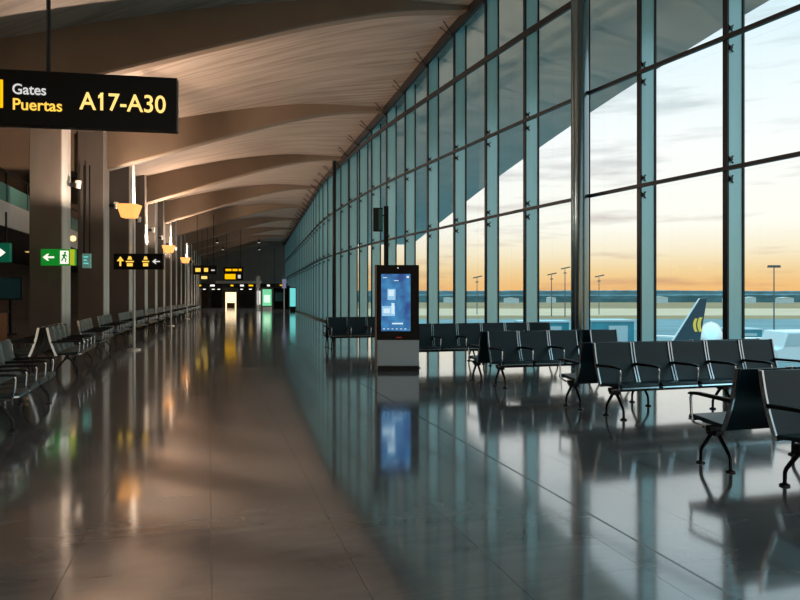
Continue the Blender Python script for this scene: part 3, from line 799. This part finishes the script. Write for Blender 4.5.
# tall poles with lights near the far kiosk
for k, (x, top_y, Y2, lab) in enumerate(((258, 276, 70, 'white banner column rising above the green totem'), (284, 279, 72, 'pale violet lit banner above the dark kiosk'))):
    X = (x-400)/F*Y2; z = CAMH+(HOR-top_y)/F*Y2
    e = empty('banner_stand', (X, Y2, 0)); tag(e, lab, 'banner')
    MB().box((-.2, 0, 2.3), (.2, .12, z)).build('banner', M['endwall'] if k == 0 else M['violetlit'], e)
    MB().box((-.05, .02, 0), (.05, .1, 2.3)).build('pole', M['steel'], e)
    MB().box((-.25, -.15, 0), (.25, .25, .04)).build('base', M['black'], e)
for k, (x, y, lab) in enumerate(((-13.5, 66, 'nearest the glass front'), (-17.5, 66, 'left of the hall middle'), (-15.5, 76, 'before the green totem'), (-19.5, 76, 'before the bright doorway'), (-22.5, 80, 'before the dark shops'))):  # downlights added to brighten the floor of the far hall
    r = empty('added_downlight', (x, y, 6.6)); tag(r, 'small white hanging downlight added at the far end, '+lab, 'lamp', 'added far downlights')
    MB().tube([(0, 0, 0), (0, 0, .3)], [.14, .08], 16).build('housing', M['black'], r)
    MB().tube([(0, 0, -.01), (0, 0, 0)], .11, 16).build('lens', M['coolled'], r)
    MB().tube([(0, 0, .3), (0, 0, .75)], .015, 6).build('cable', M['black'], r)
    l = bpy.data.lights.new('added_downlight_beam', 'SPOT'); l.energy = 420; l.color = (1, .9, .8); l.spot_size = math.radians(125); l.spot_blend = .7; l.shadow_soft_size = .1
    o = bpy.data.objects.new('added_downlight_beam', l); COL.objects.link(o); o.parent = r; o.location = (0, 0, -.03)
# ------------------------------------------------------------------ outside
GZ = -10.0
def gy(y): return F*(CAMH-GZ)/(y-HOR)
def ground(name, y0, y1, m, z):
    o = MB().prism([(-2600, y0), (3200, y0), (3200, y1), (-2600, y1)], z-.5, z).build(name, m, smooth=False); struct(o)
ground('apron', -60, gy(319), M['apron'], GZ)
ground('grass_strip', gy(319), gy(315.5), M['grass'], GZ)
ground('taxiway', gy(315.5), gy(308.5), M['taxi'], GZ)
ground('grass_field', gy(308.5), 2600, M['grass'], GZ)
def ridge(name, D, base_px, amp_px, seed, m, thick):
    rnd = random.Random(seed); n = 420; vs = []; fs = []
    x0, x1 = -1500, 2600
    for i in range(n+1):
        x = x0+(x1-x0)*i/n
        hpx = base_px+amp_px*(math.sin(i*.05+seed)*.5+math.sin(i*.021+seed*2)*.6+rnd.uniform(-.35, .35))
        z = CAMH+hpx/F*D
        vs += [(x, D, GZ-1), (x, D+2, z-2), (x, D+thick*.3, z), (x, D+thick, GZ-1)]
    fs = [(i*4+k, i*4+k+1, (i+1)*4+k+1, (i+1)*4+k) for i in range(n) for k in range(3)]
    o = MB().add(vs, fs).build(name, m); struct(o)
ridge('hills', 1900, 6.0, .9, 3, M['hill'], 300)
ridge('tree_line', 1250, 1.2, 1.0, 8, mat('tree_line_hazy', (66, 98, 106), .95, noise=(.03, .35, (1, 1, 4))), 120)  # nearer trees, also coloured with the haze of distance
for k, (x0, x1, y0, D, lab) in enumerate(((655, 668, 296.5, 1150, 'pale hangar far off left of the aircraft tail'), (726, 742, 297.5, 1100, 'pale low building behind the right window fin'), (748, 756, 296.8, 1120, 'small pale shed by the trees, left of the light mast'), (780, 794, 297.2, 1100, 'long pale shed by the trees, right of the light mast'), (548, 556, 297.0, 1150, 'small pale shed by the trees below the floodlight mast'), (444, 454, 297.2, 1150, 'pale shed in the distance left of the centre windows'), (505, 519, 297.6, 1120, 'pale flat shed by the distant trees in the middle windows'))):
    X0 = (x0-400)/F*D; X1 = (x1-400)/F*D; z = CAMH+(HOR-y0)/F*D
    e = empty('hangar', ((X0+X1)/2, D, GZ)); tag(e, lab, 'building', 'distant airfield buildings')
    w = X1-X0; h = z-GZ
    MB().box((-w/2, 0, 0), (w/2, 14, h-1.2)).build('wall', M['hangar'], e)
    MB().extr_y([(-w/2-.5, h-1.2), (w/2+.5, h-1.2), (0, h)], -.5, 14.5).build('roof', M['soffit'], e)
def mast(xp, ytop, D, lab, r, head):
    X = (xp-400)/F*D; z = CAMH+(HOR-ytop)/F*D
    e = empty('light_mast', (X, D, GZ)); tag(e, lab, 'light mast', 'apron and airfield masts')
    MB().tube([(0, 0, 0), (0, 0, z-GZ)], [r, r*.6], 10).build('pole', M['mast'], e)
    hd = MB()
    if head == 'T':
        hd.bar((-head_w(D, 6), 0, z-GZ), (head_w(D, 6), 0, z-GZ), .25, head_w(D, 1.6))
        for t in (-.8, -.3, .3, .8): hd.box((head_w(D, 6*t)-.2, -.3, z-GZ-head_w(D, 1.6)), (head_w(D, 6*t)+.2, .3, z-GZ))
    else:
        hd.bar((-head_w(D, 4), 0, z-GZ), (head_w(D, 5), 0, z-GZ+head_w(D, 2)), .5, head_w(D, 1.2))
        hd.bar((-head_w(D, 1.5), 0, z-GZ-head_w(D, 4)), (head_w(D, 1.5), 0, z-GZ-head_w(D, 4)), .5, head_w(D, 1))
    hd.build('lamp_head', M['mast'], e)
def head_w(D, px): return px*D/F
mast(774, 266, 120, 'tall grey apron light mast in the rightmost window', .14, 'T')
mast(551.5, 275, 390, 'distant floodlight mast left of the round steel post', .32, 'A')
mast(565, 269, 380, 'tallest distant mast just left of the round steel post', .32, 'A')
mast(599, 277, 430, 'distant mast just right of the round steel post', .3, 'A')
mast(477, 278, 430, 'distant mast in the middle windows', .3, 'A')

# parked aircraft, nose to the left; only its fin rises above the seats
ap = empty('airliner', (39.9, 92, GZ)); tag(ap, 'parked airliner with navy tail fin and gold curved strokes', 'aircraft')
k_ = 92/F
def fz(y): return CAMH-(y-HOR)*k_-GZ
def fx(x): return (x-400)*k_-39.9
fz0 = 3.1
fus = [(-32, .15, fz0-.5), (-31, .9, fz0-.3), (-29, 1.6, fz0-.1), (-26, 1.95, fz0), (-8, 1.95, fz0), (-3, 1.6, fz0+.3), (1, .9, fz0+.7), (3.4, .25, fz0+1.0)]
MB().tube([(x, 0, z) for x, r, z in fus], [r for x, r, z in fus], 22).build('fuselage', M['planewhite'], ap)
fin = [(fx(668), fz(349)), (fx(699.5), fz(298.5)), (fx(706.8), fz(297.8)), (fx(698.5), fz(349))]
tf = MB().extr_y(fin, -.16, .16).build('tail_fin', M['navy'], ap, bevel=.06)
le = [(fx(666.6), fz(349)), (fx(698.9), fz(298.3)), (fx(700.3), fz(298.3)), (fx(669.3), fz(349))]
MB().extr_y(le, -.12, .12).build('leading_edge', M['planewhite'], tf)
def crescent(cx, cy, rx, ry, tpx, y0, y1):
    pts = []
    for i in range(13):
        a = math.radians(125+110*i/12); pts.append((fx(cx+rx*math.cos(a)), fz(cy-ry*math.sin(a))))
    for i in range(12, -1, -1):
        a = math.radians(125+110*i/12); pts.append((fx(cx+tpx+(rx-tpx*.1)*math.cos(a)*.85), fz(cy-ry*math.sin(a)*.95)))
    return pts
for s in (-1, 1):
    g = MB()
    for cx, cy, rx, ry, t in ((697.5, 325, 5.0, 8.2, 2.0), (702.0, 324.5, 5.2, 9.0, 2.4)):
        g.extr_y(crescent(cx, cy, rx, ry, t, 0, 0), s*.17 if s > 0 else -.185, s*.185 if s > 0 else -.17)
    g.build('gold_emblem', M['gold'], tf, smooth=False)
for s in (-1, 1):
    MB().prism([(-2.0, s*.8), (.6, s*.8), (2.6, s*5.5), (1.2, s*5.5)], fz0+.6, fz0+.78).build('tailplane', M['planewhite'], ap)
    MB().prism([(-20, s*1.6), (-13, s*1.6), (-9.5, s*16), (-11, s*16)], fz0-.8, fz0-.45).build('wing', M['planewhite'], ap)
    MB().tube([(-21, s*5.6, 2.0), (-20.6, s*5.6, 2.0), (-18, s*5.6, 2.0), (-16.5, s*5.6, 2.1)], [.85, 1.0, .95, .5], 18).build('engine', M['planewhite'], ap)
for (x, y) in ((-27, 0), (-14, -3), (-14, 3)):
    g = MB().tube([(x, y, .4), (x, y, fz0-1.0)], .12, 8); g.tube([(x, y-.25, .45), (x, y+.25, .45)], .45, 16); g.build('landing_gear', M['black'], ap)
# second aircraft seen nose-on behind the tail
a2 = empty('airliner', (53.2, 118, GZ), -math.atan2(53.2, 118)); tag(a2, 'white rounded aircraft body just right of the navy tail fin', 'aircraft')
MB().tube([(0, 0, 3.5), (0, .5, 3.6), (0, 2, 3.9), (0, 5, 4.2), (0, 26, 4.2), (0, 31, 4.7)], [.2, .8, 1.5, 2.0, 2.0, .5], 22).build('fuselage', M['planewhite'], a2)
MB().extr_x([(24, 5.6), (30, 5.6), (31, 6.1), (28.5, 6.1)], -.12, .12).build('tail_fin', M['planewhite'], a2)
for s in (-1, 1): MB().prism([(s*1.6, 11), (s*1.6, 17), (s*13, 21), (s*13, 19.5)], 3.3, 3.6).build('wing', M['planewhite'], a2)
for (x, y) in ((0, 4), (-2.5, 16), (2.5, 16)):
    g = MB().tube([(x, y, .4), (x, y, 3.3)], .12, 8); g.tube([(x-.2, y, .45), (x+.2, y, .45)], .45, 16); g.build('landing_gear', M['black'], a2)
# boarding bridge cab at the right edge
bb = empty('boarding_bridge', (29.2, 50, GZ)); tag(bb, 'white boarding bridge cab at the right edge beyond the seats', 'boarding bridge')
MB().extr_y([(-1.9, 6.7), (-1.9, 7.6), (-1.5, 7.75), (-1.15, 8.9), (2.6, 8.95), (2.6, 6.5)], 0, 3.2).build('cab', M['planewhite'], bb, bevel=.08)
MB().extr_y([(-1.35, 7.85), (-1.02, 8.75), (.7, 8.75), (.7, 7.85)], -.02, 0).build('cab_window', M['hangar'], bb)
MB().box((2.6, .4, 6.4), (24, 2.8, 8.7)).build('tunnel', M['planewhite'], bb, bevel=.06)
for x in (1.5, 12):
    MB().box((x-.3, 1.2, 0), (x+.3, 2.0, 6.5)).build('support', M['mast'], bb)
# teal service building
for k, (x0, x1, y0, D, lab) in enumerate(((592, 634, 321.5, 150, 'low teal-clad service building beyond the round steel post'), (520, 569, 322.5, 165, 'low teal-clad service building left of the round steel post'), (728, 762, 330, 185, 'low teal-clad building behind the right window fin'))):
    X0 = (x0-400)/F*D; X1 = (x1-400)/F*D; z = CAMH+(HOR-y0)/F*D
    e = empty('service_building', ((X0+X1)/2, D, GZ)); tag(e, lab, 'building', 'service buildings on the apron')
    w = X1-X0; h = z-GZ
    MB().box((-w/2, 0, 0), (w/2, 8, h)).build('wall', M['tealbox'], e)
    MB().box((-w/2-.2, -.2, h), (w/2+.2, 8.2, h+.35)).build('roof', M['hangar'], e)
    MB().box((-w*.1, -.05, .8), (w*.35, 0, h-.9)).build('shutter', M['hangar'], e)

# ------------------------------------------------------------------ sky
w = bpy.data.worlds.new('sunset_sky'); scene.world = w; w.use_nodes = True
nt = w.node_tree; nt.nodes.clear(); L = nt.links.new
out = nt.nodes.new('ShaderNodeOutputWorld'); bg = nt.nodes.new('ShaderNodeBackground')
tc = nt.nodes.new('ShaderNodeTexCoord'); sp = nt.nodes.new('ShaderNodeSeparateXYZ'); L(tc.outputs['Generated'], sp.inputs[0])
cr = nt.nodes.new('ShaderNodeValToRGB'); L(sp.outputs['Z'], cr.inputs[0])
EXPO = 1.0
stops = [(0.0, (254, 192, 122), 1.0), (.016, (254, 200, 132), 1.0), (.036, (255, 220, 164), 1.0), (.06, (255, 238, 206), 1.05), (.095, (255, 250, 238), 1.1), (.2, (250, 250, 248), 1.12), (.30, (230, 242, 246), 1.15), (.39, (200, 228, 238), 1.2), (.5, (176, 214, 224), 3.2), (.65, (146, 202, 216), 3.8), (1.0, (126, 188, 206), 3.2)]
ramp = cr.color_ramp
while len(ramp.elements) > 1: ramp.elements.remove(ramp.elements[-1])
ramp.elements[0].position = stops[0][0]
def sky(c, m): return (*[v*m/2**EXPO for v in lin(c)], 1)
ramp.elements[0].color = sky(*stops[0][1:])
for p, c, m_ in stops[1:]:
    e = ramp.elements.new(p); e.color = sky(c, m_)
mp = nt.nodes.new('ShaderNodeMapping'); mp.inputs['Scale'].default_value = (3.2, 3.2, 26); mp.inputs['Location'].default_value = (2.3, .7, 1.1)
L(tc.outputs['Generated'], mp.inputs['Vector'])
nz = nt.nodes.new('ShaderNodeTexNoise'); nz.inputs['Scale'].default_value = 1.5; nz.inputs['Detail'].default_value = 7; nz.inputs['Roughness'].default_value = .55
L(mp.outputs[0], nz.inputs['Vector'])
c2 = nt.nodes.new('ShaderNodeValToRGB'); c2.color_ramp.elements[0].position = .52; c2.color_ramp.elements[0].color = (0, 0, 0, 1)
c2.color_ramp.elements[1].position = .68; c2.color_ramp.elements[1].color = (.55, .55, .55, 1)
L(nz.outputs['Fac'], c2.inputs[0])
cc = nt.nodes.new('ShaderNodeValToRGB'); L(sp.outputs['Z'], cc.inputs[0])      # cloud tint by height
cc.color_ramp.elements[0].position = .02; cc.color_ramp.elements[0].color = sky((186, 132, 116), 1)
cc.color_ramp.elements[1].position = .22; cc.color_ramp.elements[1].color = sky((190, 202, 208), 1)
mx = nt.nodes.new('ShaderNodeMix'); mx.data_type = 'RGBA'
L(c2.outputs[0], mx.inputs['Factor']); L(cr.outputs[0], mx.inputs[6]); L(cc.outputs[0], mx.inputs[7])
L(mx.outputs[2], bg.inputs['Color']); bg.inputs['Strength'].default_value = 1.0
L(bg.outputs[0], out.inputs['Surface'])

# ------------------------------------------------------------------ camera and colour
cam = bpy.data.cameras.new('camera'); cam.sensor_width = 36; cam.lens = F/800*36; cam.shift_y = -(300-HOR)/800; cam.clip_end = 6000; cam.clip_start = .05
co = bpy.data.objects.new('camera', cam); COL.objects.link(co); co.location = (0, 0, CAMH); co.rotation_euler = (math.pi/2, 0, 0)
scene.camera = co
vs_ = scene.view_settings; vs_.view_transform = 'Standard'; vs_.look = 'None'; vs_.exposure = EXPO; vs_.gamma = 1; vs_.use_curve_mapping = False
cy = scene.cycles
cy.max_bounces = 8; cy.diffuse_bounces = 3; cy.glossy_bounces = 4; cy.transparent_max_bounces = 24; cy.transmission_bounces = 4
cy.use_denoising = True; cy.sample_clamp_indirect = 6; cy.caustics_reflective = False; cy.caustics_refractive = False
